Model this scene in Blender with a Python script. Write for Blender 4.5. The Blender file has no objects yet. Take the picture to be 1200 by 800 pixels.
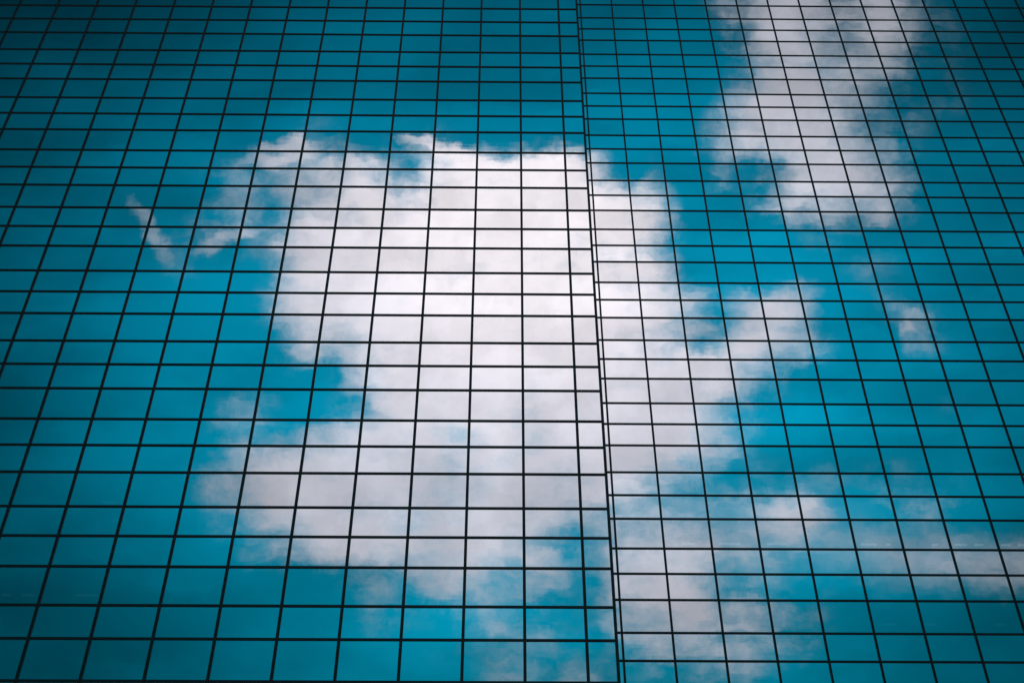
import bpy, bmesh, math, random
from mathutils import Vector, Matrix, Euler

random.seed(11)
scene = bpy.context.scene
COL = scene.collection
R = math.radians

# ------------------------------------------------------------------ helpers
def link(o, parent=None):
    COL.objects.link(o)
    if parent:
        o.parent = parent
    return o

def thing(name, label, cat, loc=(0, 0, 0)):
    o = bpy.data.objects.new(name, None)
    o.empty_display_size = 1
    o.location = loc
    o['label'] = label
    o['category'] = cat
    return link(o)

def add_box(bm, x0, x1, y0, y1, z0, z1, mat=None, slot=0, front_slot=None):
    """axis aligned box; mat = optional 4x4 applied afterwards"""
    vs = [bm.verts.new((x, y, z)) for x in (x0, x1) for y in (y0, y1) for z in (z0, z1)]
    if mat is not None:
        for v in vs:
            v.co = mat @ v.co
    quads = [(0, 1, 3, 2), (4, 6, 7, 5), (0, 4, 5, 1), (2, 3, 7, 6), (0, 2, 6, 4), (1, 5, 7, 3)]
    for k, q in enumerate(quads):
        f = bm.faces.new([vs[i] for i in q])
        f.material_index = slot
    return vs

def mesh_obj(name, bm, mats, parent=None):
    bmesh.ops.recalc_face_normals(bm, faces=bm.faces[:])
    me = bpy.data.meshes.new(name)
    bm.to_mesh(me)
    bm.free()
    for m in (mats if isinstance(mats, (list, tuple)) else [mats]):
        me.materials.append(m)
    return link(bpy.data.objects.new(name, me), parent)

# ------------------------------------------------------------------ materials
def new_mat(name):
    m = bpy.data.materials.new(name)
    m.use_nodes = True
    nt = m.node_tree
    nt.nodes.clear()
    return m, nt, nt.nodes.new('ShaderNodeOutputMaterial')

def principled(name, col, rough, metal=0.0, noise=0.0, nscale=3.0, bump=0.0, spec=0.5):
    m, nt, out = new_mat(name)
    b = nt.nodes.new('ShaderNodeBsdfPrincipled')
    b.inputs['Roughness'].default_value = rough
    b.inputs['Metallic'].default_value = metal
    b.inputs['Specular IOR Level'].default_value = spec
    tc = nt.nodes.new('ShaderNodeTexCoord')
    n = nt.nodes.new('ShaderNodeTexNoise')
    n.inputs['Scale'].default_value = nscale
    n.inputs['Detail'].default_value = 5
    nt.links.new(tc.outputs['Object'], n.inputs['Vector'])
    mx = nt.nodes.new('ShaderNodeMix')
    mx.data_type = 'RGBA'
    mx.inputs[6].default_value = (*[c * (1 - noise) for c in col], 1)
    mx.inputs[7].default_value = (*[c * (1 + noise) for c in col], 1)
    nt.links.new(n.outputs['Fac'], mx.inputs[0])
    nt.links.new(mx.outputs[2], b.inputs['Base Color'])
    if bump:
        bp = nt.nodes.new('ShaderNodeBump')
        bp.inputs['Strength'].default_value = 1
        bp.inputs['Distance'].default_value = bump
        nt.links.new(n.outputs['Fac'], bp.inputs['Height'])
        nt.links.new(bp.outputs[0], b.inputs['Normal'])
    nt.links.new(b.outputs[0], out.inputs[0])
    return m

def mirror_glass(name, tint, see_through, wave):
    """reflective coated glazing: a tinted mirror coating, part of it letting light through,
    with the faint roller-wave of heat treated glass and a small spread from pane to pane"""
    m, nt, out = new_mat(name)
    g = nt.nodes.new('ShaderNodeBsdfGlossy')
    g.inputs['Roughness'].default_value = 0.0
    geo = nt.nodes.new('ShaderNodeNewGeometry')
    mr = nt.nodes.new('ShaderNodeMapRange')
    mr.inputs[3].default_value = 0.90
    mr.inputs[4].default_value = 1.0
    nt.links.new(geo.outputs['Random Per Island'], mr.inputs[0])
    tn = nt.nodes.new('ShaderNodeVectorMath')
    tn.operation = 'SCALE'
    tn.inputs[0].default_value = tint
    nt.links.new(mr.outputs[0], tn.inputs['Scale'])
    nt.links.new(tn.outputs[0], g.inputs['Color'])
    tc = nt.nodes.new('ShaderNodeTexCoord')
    mp = nt.nodes.new('ShaderNodeMapping')
    mp.inputs['Scale'].default_value = (0.5, 0.5, 1.0)
    nt.links.new(tc.outputs['Object'], mp.inputs[0])
    n = nt.nodes.new('ShaderNodeTexNoise')
    n.inputs['Scale'].default_value = 1.6
    n.inputs['Detail'].default_value = 1.0
    nt.links.new(mp.outputs[0], n.inputs['Vector'])
    bp = nt.nodes.new('ShaderNodeBump')
    bp.inputs['Strength'].default_value = 1.0
    bp.inputs['Distance'].default_value = wave
    mp2 = nt.nodes.new('ShaderNodeMapping')
    mp2.inputs['Scale'].default_value = (0.7, 0.7, 7.0)
    nt.links.new(tc.outputs['Object'], mp2.inputs[0])
    n2 = nt.nodes.new('ShaderNodeTexNoise')
    n2.inputs['Scale'].default_value = 1.0
    n2.inputs['Detail'].default_value = 1.0
    nt.links.new(mp2.outputs[0], n2.inputs['Vector'])
    ad = nt.nodes.new('ShaderNodeMath')
    ad.operation = 'MULTIPLY_ADD'
    ad.inputs[1].default_value = 0.12
    nt.links.new(n2.outputs['Fac'], ad.inputs[0])
    nt.links.new(n.outputs['Fac'], ad.inputs[2])
    nt.links.new(ad.outputs[0], bp.inputs['Height'])
    nt.links.new(bp.outputs[0], g.inputs['Normal'])
    if see_through > 0:
        t = nt.nodes.new('ShaderNodeBsdfTransparent')
        t.inputs['Color'].default_value = (0.75, 0.95, 1.0, 1)
        mix = nt.nodes.new('ShaderNodeMixShader')
        mix.inputs[0].default_value = see_through
        nt.links.new(g.outputs[0], mix.inputs[1])
        nt.links.new(t.outputs[0], mix.inputs[2])
        nt.links.new(mix.outputs[0], out.inputs[0])
    else:
        nt.links.new(g.outputs[0], out.inputs[0])
    return m

def clear_back(name):
    m, nt, out = new_mat(name)
    t = nt.nodes.new('ShaderNodeBsdfTransparent')
    nt.links.new(t.outputs[0], out.inputs[0])
    return m

def emitter(name, col, strength):
    m, nt, out = new_mat(name)
    e = nt.nodes.new('ShaderNodeEmission')
    e.inputs[0].default_value = (*col, 1)
    e.inputs[1].default_value = strength
    nt.links.new(e.outputs[0], out.inputs[0])
    return m

M_MULLION = principled('dark_anodised_aluminium', (0.012, 0.030, 0.032), 0.45, 0.0, 0.25, 2.0, spec=0.3)
M_SPANDREL = mirror_glass('mirror_glass_spandrel', (0.93, 0.97, 1.0), 0.0, 0.0006)
M_VISION = mirror_glass('mirror_glass_vision', (0.93, 0.97, 1.0), 0.10, 0.0006)
M_CLEAR = clear_back('clear_inner_face')
M_CORE = principled('dark_interior', (0.035, 0.04, 0.04), 0.9, 0, 0.2, 0.8)
M_CEIL = principled('interior_ceiling', (0.10, 0.11, 0.11), 0.9, 0, 0.15, 1.5)
M_ROOF = principled('roof_membrane', (0.16, 0.16, 0.15), 0.9, 0, 0.3, 1.0, 0.01)
M_LAMP = emitter('fluorescent_tube', (1.0, 0.93, 0.86), 0.7)
M_LAMP_DIM = emitter('fluorescent_tube_dimmed', (0.35, 0.95, 0.95), 0.09)
M_PAVING = principled('granite_paving', (0.22, 0.21, 0.20), 0.8, 0, 0.35, 0.6, 0.004)

# ------------------------------------------------------------------ camera (solved from the grid lines)
CAM_Z = 1.6
YAW, PITCH = R(0.505), R(41.19)
cam_d = bpy.data.cameras.new('camera')
cam_d.sensor_width = 36
cam_d.lens = 42.0
cam_d.clip_start = 0.1
cam_d.clip_end = 5000
cam = link(bpy.data.objects.new('camera', cam_d))
cam.location = (0, 0, CAM_Z)
cam.rotation_euler = (R(90) + PITCH, 0, -YAW)
scene.camera = cam
cam_m = Euler(cam.rotation_euler).to_matrix()

def to_pixel(p):
    """photo pixel (1200x800) of a world point"""
    q = cam_m.transposed() @ (Vector(p) - Vector(cam.location))
    return 600 + 1400 * q.x / -q.z, 400 - 1400 * q.y / -q.z

# ------------------------------------------------------------------ ground
bm = bmesh.new()
add_box(bm, -1500, 1500, -1500, 1500, -0.5, 0)
g = mesh_obj('ground', bm, M_PAVING)
g['kind'] = 'structure'

# ------------------------------------------------------------------ the towers
FLOOR = 3.8435
SHORT = 0.3108 * FLOOR
TALL = FLOOR - 2 * SHORT
PW = 2.0                                     # pane width

def row_lines(z_ref, pattern_at_ref, top, special=None):
    """z of every transom. z_ref is the top line of a tall row; rows run tall, short, short downwards."""
    z = z_ref
    out = [z]
    k = 0
    while z > 0.5:                            # downwards
        step = TALL if k % 3 == 0 else SHORT
        if special and k == special:
            step = TALL
        z -= step
        out.append(z)
        k += 1
    if out[-1] < 0.0:
        out.pop()
    if out[-1] > 0.01:
        out.append(0.0)
    tall = set()
    z = z_ref
    k = 0
    up = []
    while z < top:
        z += SHORT if k % 3 in (0, 1) else TALL
        up.append(z)
        k += 1
    return sorted(out + up)

def tower(name, label, x_lines, D, z_lines, depth, side_lines, side, lamps, MW):
    """x_lines: mullion centres of the front; side_lines: distances behind the front of the side wall's mullions"""
    root = thing(name, label, 'building', ((x_lines[0] + x_lines[-1]) / 2, D, 0))
    off = -Vector(root.location)
    inv = Matrix.Translation(off)
    x0, x1 = x_lines[0], x_lines[-1]
    top = z_lines[-1]
    MP = 0.040                     # half width and projection of a mullion
    TH, TP = 0.040, 0.034
    # --- interior: opaque core, ceilings, roof
    bm = bmesh.new()
    add_box(bm, x0 + 0.15, x1 - 0.15, D + 4.2, D + depth - 0.05, 0.02, top - 0.06, inv)
    mesh_obj('core_wall', bm, M_CORE, root)
    bm = bmesh.new()
    add_box(bm, x0 + 0.02, x1 - 0.02, D + 0.06, D + depth - 0.02, top - 0.04, top + 0.25, inv)
    mesh_obj('roof', bm, M_ROOF, root)
    bm = bmesh.new()
    tall_rows = []
    for a, b in zip(z_lines[:-1], z_lines[1:]):
        if b - a > 1.4:
            tall_rows.append((a, b))
            add_box(bm, x0 + 0.03, x1 - 0.03, D + 0.09, D + 4.1, b + 0.03, b + 0.32, inv)
    mesh_obj('ceiling', bm, M_CEIL, root)
    # --- lamps in the ceilings
    for px, py, wpx in lamps:
        q = cam_m @ Vector(((px - 600) / 1400, (400 - py) / 1400, -1))
        best = None
        for a, b in tall_rows:
            s = (b + 0.02 - CAM_Z) / q.z
            P = q * s
            d_in = P.y - D
            zg = CAM_Z + q.z * D / q.y
            if a - 0.15 < zg < b and 0.8 < d_in < 4:
                best = (P.x, D + 1.95, b)
        if best is None:
            continue
        cx, cy, cz = best
        hw = wpx * cy / 1400 / 2 * 1.3
        bm = bmesh.new()
        add_box(bm, cx - hw, cx + hw, cy - 0.04, cy + 0.04, cz - 0.03, cz + 0.025, inv, 0)
        mesh_obj('ceiling_lamp', bm, M_LAMP if 600 < py < 700 and px > 600 else M_LAMP_DIM, root)
    # --- frame
    for i, x in enumerate(x_lines):
        bm = bmesh.new()
        add_box(bm, x - MW, x + MW, D - MP, D + 0.06, 0.0, top, inv)
        mesh_obj('mullion', bm, M_MULLION, root)
    sx = x1 if side > 0 else x0
    for s in side_lines:
        bm = bmesh.new()
        xa, xb = (sx - 0.06, sx + MP) if side > 0 else (sx - MP, sx + 0.06)
        add_box(bm, xa, xb, D + s - MW, D + s + MW, 0, top, inv)
        mesh_obj('mullion', bm, M_MULLION, root)
    for z in z_lines[1:]:
        bm = bmesh.new()
        add_box(bm, x0 - 0.03, x1 + 0.03, D - TP, D + 0.055, z - TH, z + TH, inv)
        if side_lines:
            xa, xb = (sx - 0.055, sx + TP) if side > 0 else (sx - TP, sx + 0.055)
            add_box(bm, xa, xb, D + 0.058, D + depth - 0.03, z - TH, z + TH, inv)
        mesh_obj('transom', bm, M_MULLION, root)
    # --- panes
    cells = []
    for xa, xb in zip(x_lines[:-1], x_lines[1:]):
        for za, zb in zip(z_lines[:-1], z_lines[1:]):
            pts = [to_pixel((x, D, z)) for x, z in ((xa, za), (xb, za), (xb, zb), (xa, zb))]
            inside = [min(max(px, 0), 1200) == px and min(max(py, 0), 800) == py for px, py in pts]
            clip = [(min(max(px, 0), 1200), min(max(py, 0), 800)) for px, py in pts]
            area = abs(sum(clip[i][0] * clip[(i + 1) % 4][1] - clip[(i + 1) % 4][0] * clip[i][1] for i in range(4))) / 2
            if not any(inside):
                area = 0
            cells.append([area, xa, xb, za, zb])
    order = sorted(range(len(cells)), key=lambda i: -cells[i][0])
    named = set(order[:100])
    rest = bmesh.new()
    def pane(bm, xa, xb, za, zb, rot90=None):
        c = Vector(((xa + xb) / 2, D + 0.012, (za + zb) / 2))
        jit = Euler((random.gauss(0, 0.0009), 0, random.gauss(0, 0.0009))).to_matrix().to_4x4()
        m = inv @ Matrix.Translation(c) @ jit
        hx, hz = (xb - xa) / 2 - 0.012, (zb - za) / 2 - 0.012
        vis = zb - za > 1.4
        add_box(bm, -hx, hx, -0.012, 0.012, -hz, hz, m, 1 if vis else 0)
        return vis
    def slot_back(bm, start):
        bm.faces.ensure_lookup_table()
        bm.normal_update()
    for i, (area, xa, xb, za, zb) in enumerate(cells):
        bm = bmesh.new() if i in named else rest
        pane(bm, xa, xb, za, zb)
        if i in named:
            finish(bm, 'window_pane', root)
    # side wall panes
    ys = [0.0] + list(side_lines) + [depth - 0.03]
    for a, b in zip(ys[:-1], ys[1:]):
        if not side_lines or b - a < 0.1:
            continue
        for za, zb in zip(z_lines[:-1], z_lines[1:]):
            xo = sx - side * 0.012
            m = inv @ Matrix.Translation((xo, D + (a + b) / 2, (za + zb) / 2)) @ \
                Euler((0, random.gauss(0, 0.0005), random.gauss(0, 0.0005))).to_matrix().to_4x4()
            hy, hz = (b - a) / 2 - 0.013, (zb - za) / 2 - 0.012
            add_box(rest, -0.012, 0.012, -hy, hy, -hz, hz, m, 1 if zb - za > 1.4 else 0)
    o = finish(rest, 'window_pane', root)
    o['kind'] = 'stuff'
    return root

def finish(bm, name, root):
    """inner faces of see-through panes carry no coating"""
    bmesh.ops.recalc_face_normals(bm, faces=bm.faces[:])
    for f in bm.faces:
        if f.material_index == 1 and f.normal.y > 0.5:
            f.material_index = 2
    return mesh_obj(name, bm, [M_SPANDREL, M_VISION, M_CLEAR], root)

# nearer tower
DL = 35.4067
XL = -25.2749
CORNER = XL + 28 + 0.965
x_near = [XL + PW * i for i in range(-8, 15)] + [CORNER]
hL = 53.9543 + CAM_Z
z_tall_L = hL - 2 * SHORT                      # top of a tall row
zl_near = row_lines(z_tall_L, 0, 66.0, special=26)
DR = 43.0769
XR = 4.7225
x_far = [XR + PW * i for i in range(-2, 23)]
hR = 66.1821 + CAM_Z
zl_far = row_lines(hR, 0, 82.0)

lamps_near = [(128, 587, 16), (32, 693, 14), (100, 694, 22), (6, 693, 9)]
lamps_far = [(806, 637, 13), (855, 637, 22), (910, 637, 21), (1018, 637, 17), (1041, 637, 4), (1096, 637, 6),
             (1126, 637, 13), (1147, 637, 9), (1179, 637, 9), (1197, 637, 6),
             (925, 730, 16), (1042, 730, 14), (1090, 730, 12), (1172, 730, 10),
             (950, 554, 20), (1000, 554, 14), (1064, 554, 16), (1122, 554, 10)]

depthL = DR - DL - 0.09
tower('glass_tower', 'nearer mirror glass tower with larger panes and a narrow pane beside its corner',
      x_near, DL, zl_near, depthL, [1.9, 3.8, 5.7], 1, lamps_near, 0.050)
tower('glass_tower', 'set back mirror glass tower with smaller panes, rising behind the corner of the nearer tower',
      x_far, DR, zl_far, 26.0, [], 1, lamps_far, 0.044)

# ------------------------------------------------------------------ sky with clouds
SUN_EL = R(48)
world = bpy.data.worlds.new('World')
scene.world = world
world.use_nodes = True
world.cycles.sampling_method = 'MANUAL'
world.cycles.sample_map_resolution = 256
nt = world.node_tree
nt.nodes.clear()
N = nt.nodes.new
L = nt.links.new

def setin(sock, v):
    if hasattr(v, 'is_output'):
        L(v, sock)
    elif v is not None:
        sock.default_value = v

def math_(op, a, b=None, c=None, clamp=False):
    n = N('ShaderNodeMath')
    n.operation = op
    n.use_clamp = clamp
    for i, v in enumerate((a, b, c)):
        if v is not None:
            setin(n.inputs[i], v)
    return n.outputs[0]

def vec(op, a, b=None, c=None, s=None):
    n = N('ShaderNodeVectorMath')
    n.operation = op
    setin(n.inputs[0], a)
    if b is not None:
        setin(n.inputs[1], b)
    if c is not None:
        setin(n.inputs[2], c)
    if s is not None:
        setin(n.inputs['Scale'], s)
    return n.outputs['Value'] if op in ('DOT_PRODUCT', 'LENGTH') else n.outputs[0]

def smooth(v, a, b, lo=0.0, hi=1.0, kind='SMOOTHSTEP'):
    n = N('ShaderNodeMapRange')
    n.interpolation_type = kind
    n.clamp = True
    setin(n.inputs[0], v)
    n.inputs[1].default_value = a
    n.inputs[2].default_value = b
    n.inputs[3].default_value = lo
    n.inputs[4].default_value = hi
    return n.outputs[0]

def noise(v, scale, detail, rough=0.55, color=False, dims='2D'):
    n = N('ShaderNodeTexNoise')
    n.noise_dimensions = dims
    n.inputs['Scale'].default_value = scale
    n.inputs['Detail'].default_value = detail
    n.inputs['Roughness'].default_value = rough
    setin(n.inputs['Vector'], v)
    return n.outputs['Color' if color else 'Fac']

WARP1, WARP2, AMP1, AMP2 = 0.26, 0.22, 0.75, 0.75
tc = N('ShaderNodeTexCoord')
ray = vec('NORMALIZE', tc.outputs['Generated'])

# the part of the sky the towers face: compass point and height of its middle
fwd = cam_m @ Vector((0, 0, -1)); rt = cam_m @ Vector((1, 0, 0)); up = cam_m @ Vector((0, 1, 0))
mir = lambda v: (v.x, -v.y, v.z)
dc = vec('DOT_PRODUCT', ray, mir(fwd))
dr = vec('DOT_PRODUCT', ray, mir(rt))
du = vec('DOT_PRODUCT', ray, mir(up))
dcl = math_('MAXIMUM', dc, 0.15)
u = math_('MULTIPLY', math_('DIVIDE', dr, dcl), 14.0)          # 0.01 of it is about 0.04 degree
v = math_('MULTIPLY', math_('DIVIDE', du, dcl), -14.0)
cmb = N('ShaderNodeCombineXYZ')
L(u, cmb.inputs[0]); L(v, cmb.inputs[1])
P = cmb.outputs[0]                                            # sky chart, units of 4.1 degrees, x right, y down

# ragged edges: the chart is warped by turbulence before the cloud cover is looked up in it
w1 = vec('SUBTRACT', noise(P, 0.9, 3, 0.55, color=True), (0.5, 0.5, 0.5))
w2 = vec('SUBTRACT', noise(P, 4.0, 4, 0.6, color=True), (0.5, 0.5, 0.5))
PQ = vec('ADD', vec('ADD', P, vec('SCALE', w1, s=WARP1)), vec('SCALE', w2, s=WARP2))

# cloud cover of the sky in ninths, one digit every 1.6 degrees
COVER = """
0000000000000000000002675683000
0000000000000000000001585562100
0000000000000000000000486541100
0000000000000000000001687421100
0000000001103100000003679521000
0000001246643799971102158741000
0000001416787999999500146541000
0000012228999999999610001000000
0000011029999989998710000110000
0000000038799999999862572011000
0000000015679999998743763002000
0000000000289999998899520000000
0000000310258998999985200000100
0000001436888778999874100000000
0000003589998788888631111111100
0000001478888888875433263023200
0000000145887886425664342121111
0000000000133554417883211011222
0000000000021122114675431000000
0000000000000112212344321000000
0000000000000013321112100000000
""".split()
sepq = N('ShaderNodeSeparateXYZ')
L(PQ, sepq.inputs[0])
qx = math_('MULTIPLY_ADD', sepq.outputs[0], 1 / 12.0, 0.5)
qy = math_('MULTIPLY_ADD', sepq.outputs[1], 2.5, 10.0)
cover = None
for g0 in range(0, 21, 3):
    rp = N('ShaderNodeValToRGB')
    cr = rp.color_ramp
    cr.interpolation = 'CARDINAL'
    while len(cr.elements) < 31:
        cr.elements.new(0.5)
    for i in range(31):
        e = cr.elements[i]
        e.position = i / 30.0
    for i in range(31):
        cr.elements[i].color = (*[int(COVER[g0 + k][i]) / 9.0 for k in range(3)], 1)
    L(qx, rp.inputs[0])
    dv = vec('ABSOLUTE', vec('SUBTRACT', qy, (g0, g0 + 1, g0 + 2)))
    wt = vec('MAXIMUM', vec('SUBTRACT', (1, 1, 1), dv), (0, 0, 0))
    wt = vec('MULTIPLY', vec('MULTIPLY', wt, wt), vec('MULTIPLY_ADD', wt, (-2, -2, -2), (3, 3, 3)))
    part = vec('DOT_PRODUCT', rp.outputs[0], wt)
    cover = part if cover is None else math_('ADD', cover, part)
# feathers and puffs finer than one digit
for x_, y_, rx, ry, rot, amp in [(176, 270, 12, 48, -25, 0.36), (515, 171, 52, 9, 12, 0.45), (1072, 380, 24, 14, -25, 0.2),
                                 (1060, 395, 9, 20, 0, 0.18), (938, 594, 32, 24, 20, 0.2),
                                 (270, 283, 40, 9, -20, 0.3), (330, 180, 50, 10, -10, 0.4),
                                 (640, 655, 34, 15, 10, 0.3)]:
    mp = N('ShaderNodeMapping')
    mp.vector_type = 'TEXTURE'
    mp.inputs['Location'].default_value = ((x_ - 600) / 100, (y_ - 400) / 100, 0)
    mp.inputs['Rotation'].default_value = (0, 0, R(rot))
    mp.inputs['Scale'].default_value = (rx / 100, ry / 100, 1)
    L(vec('MULTIPLY_ADD', cover, (0, 0, 1e-6), PQ), mp.inputs[0])
    cover = math_('ADD', cover, smooth(vec('LENGTH', mp.outputs[0]), 1.4, 0.4, 0.0, amp))
edge = math_('MULTIPLY', smooth(qx, -0.08, 0.0), smooth(qx, 1.10, 1.0))
cover = math_('MULTIPLY', cover, edge)
n_big = noise(P, 1.3, 8, 0.61)
n_str = noise(vec('MULTIPLY', PQ, (1.2, 2.6, 1.0)), 1.6, 6, 0.6)
turb = math_('ADD', math_('MULTIPLY', math_('SUBTRACT', n_big, 0.5), AMP1),
             math_('MULTIPLY', math_('SUBTRACT', n_str, 0.5), AMP2))
turb = math_('MULTIPLY', turb, smooth(cover, 0.0, 0.2))
aC = smooth(math_('ADD', cover, turb), 0.03, 1.0)
# a pale translucent bank of haze low in the sky
def bank(x_, y_, rx, ry, rot, amp):
    mp = N('ShaderNodeMapping')
    mp.vector_type = 'TEXTURE'
    mp.inputs['Location'].default_value = ((x_ - 600) / 100, (y_ - 400) / 100, 0)
    mp.inputs['Rotation'].default_value = (0, 0, R(rot))
    mp.inputs['Scale'].default_value = (rx / 100, ry / 100, 1)
    L(PQ, mp.inputs[0])
    return smooth(vec('LENGTH', mp.outputs[0]), 1.3, 0.2, 0.0, amp)
aB = math_('ADD', bank(1130, 658, 190, 36, 4, 0.42), bank(870, 625, 150, 50, 0, 0.25))
aB = math_('MULTIPLY', aB, smooth(n_str, 0.25, 0.65, 0.6, 1.1))
aC = math_('SUBTRACT', 1.0, math_('MULTIPLY', math_('SUBTRACT', 1.0, aC), math_('SUBTRACT', 1.0, aB)))
# other cumulus elsewhere in the sky, well away from the part that the towers face
n_else = noise(ray, 2.6, 5, 0.58, dims='3D')
aE = math_('MULTIPLY', smooth(n_else, 0.52, 0.66), smooth(dc, 0.70, 0.50))
inv_ = lambda a: math_('SUBTRACT', 1.0, a)
# thin high haze in long streaks
n_haze = noise(vec('MULTIPLY', PQ, (0.35, 0.8, 1.0)), 1.0, 4, 0.5)
alpha = inv_(math_('MULTIPLY', inv_(aC), inv_(aE)))

# lens vignette put into sky and cloud colours: brightest round the cloud, darker outwards
ctr = (0.6, -0.75)
dist = vec('LENGTH', vec('MULTIPLY', vec('SUBTRACT', P, (ctr[0], ctr[1], 0)), (0.85, 1.0, 0)))
vignette = smooth(dist, 1.5, 7.3, 1.0, 0.13)

sky = N('ShaderNodeTexSky')
sky.sky_type = 'NISHITA'
sky.sun_disc = False
sky.sun_elevation = SUN_EL
sky.sun_rotation = 0.0
sky.altitude = 200
sky.air_density = 1.0
sky.dust_density = 0.6
sky.ozone_density = 2.0
L(ray, sky.inputs[0]) if sky.inputs else None
SKY_TINT = (0.004, 2.14, 1.82)
skyc = vec('MULTIPLY', sky.outputs[0], SKY_TINT)
zenith = smooth(v, -1.6, -4.2, 1.0, 0.55)                       # the sky deepens overhead
skyc = vec('SCALE', skyc, s=math_('MULTIPLY', math_('MULTIPLY', vignette, zenith), smooth(n_haze, 0.28, 0.72, 0.80, 1.20)))

# cloud light: thick parts greyer underneath, bright tops
shade = smooth(noise(PQ, 0.9, 5, 0.6), 0.30, 0.70, 0.86, 1.06)
core = vec('LENGTH', vec('MULTIPLY', vec('SUBTRACT', P, (0.1, -1.5, 0)), (0.95, 1.0, 0)))
tone = N('ShaderNodeMix')
tone.data_type = 'RGBA'
L(smooth(core, 0.7, 3.5), tone.inputs[0])
tone.inputs[6].default_value = (10.8, 9.7, 10.1, 1)
tone.inputs[7].default_value = (6.7, 6.6, 7.35, 1)
cb = math_('MULTIPLY', math_('MULTIPLY', shade, smooth(v, -1.6, -4.3, 1.0, 0.85)), smooth(vignette, 0.11, 1.0, 0.42, 1.03, 'LINEAR'))
cloudc = vec('SCALE', tone.outputs[2], s=cb)

mix = N('ShaderNodeMix')
mix.data_type = 'RGBA'
L(alpha, mix.inputs[0]); L(skyc, mix.inputs[6]); L(cloudc, mix.inputs[7])
bg = N('ShaderNodeBackground')
bg.inputs['Strength'].default_value = 0.1
L(mix.outputs[2], bg.inputs['Color'])
wo = N('ShaderNodeOutputWorld')
L(bg.outputs[0], wo.inputs[0])

# ------------------------------------------------------------------ sun, behind the towers
sd = bpy.data.lights.new('sun', 'SUN')
sd.energy = 3.0
sd.angle = R(0.5)
sd.color = (1.0, 0.95, 0.88)
sun = link(bpy.data.objects.new('sun', sd))
sun.location = (0, 120, 150)
sun.rotation_euler = (-(R(90) - SUN_EL), 0, 0)      # light travels towards -Y and down

scene.view_settings.view_transform = 'Standard'
scene.view_settings.look = 'None'
scene.view_settings.exposure = 0
scene.view_settings.gamma = 1
scene.render.engine = 'CYCLES'
scene.cycles.max_bounces = 8
scene.cycles.transparent_max_bounces = 8
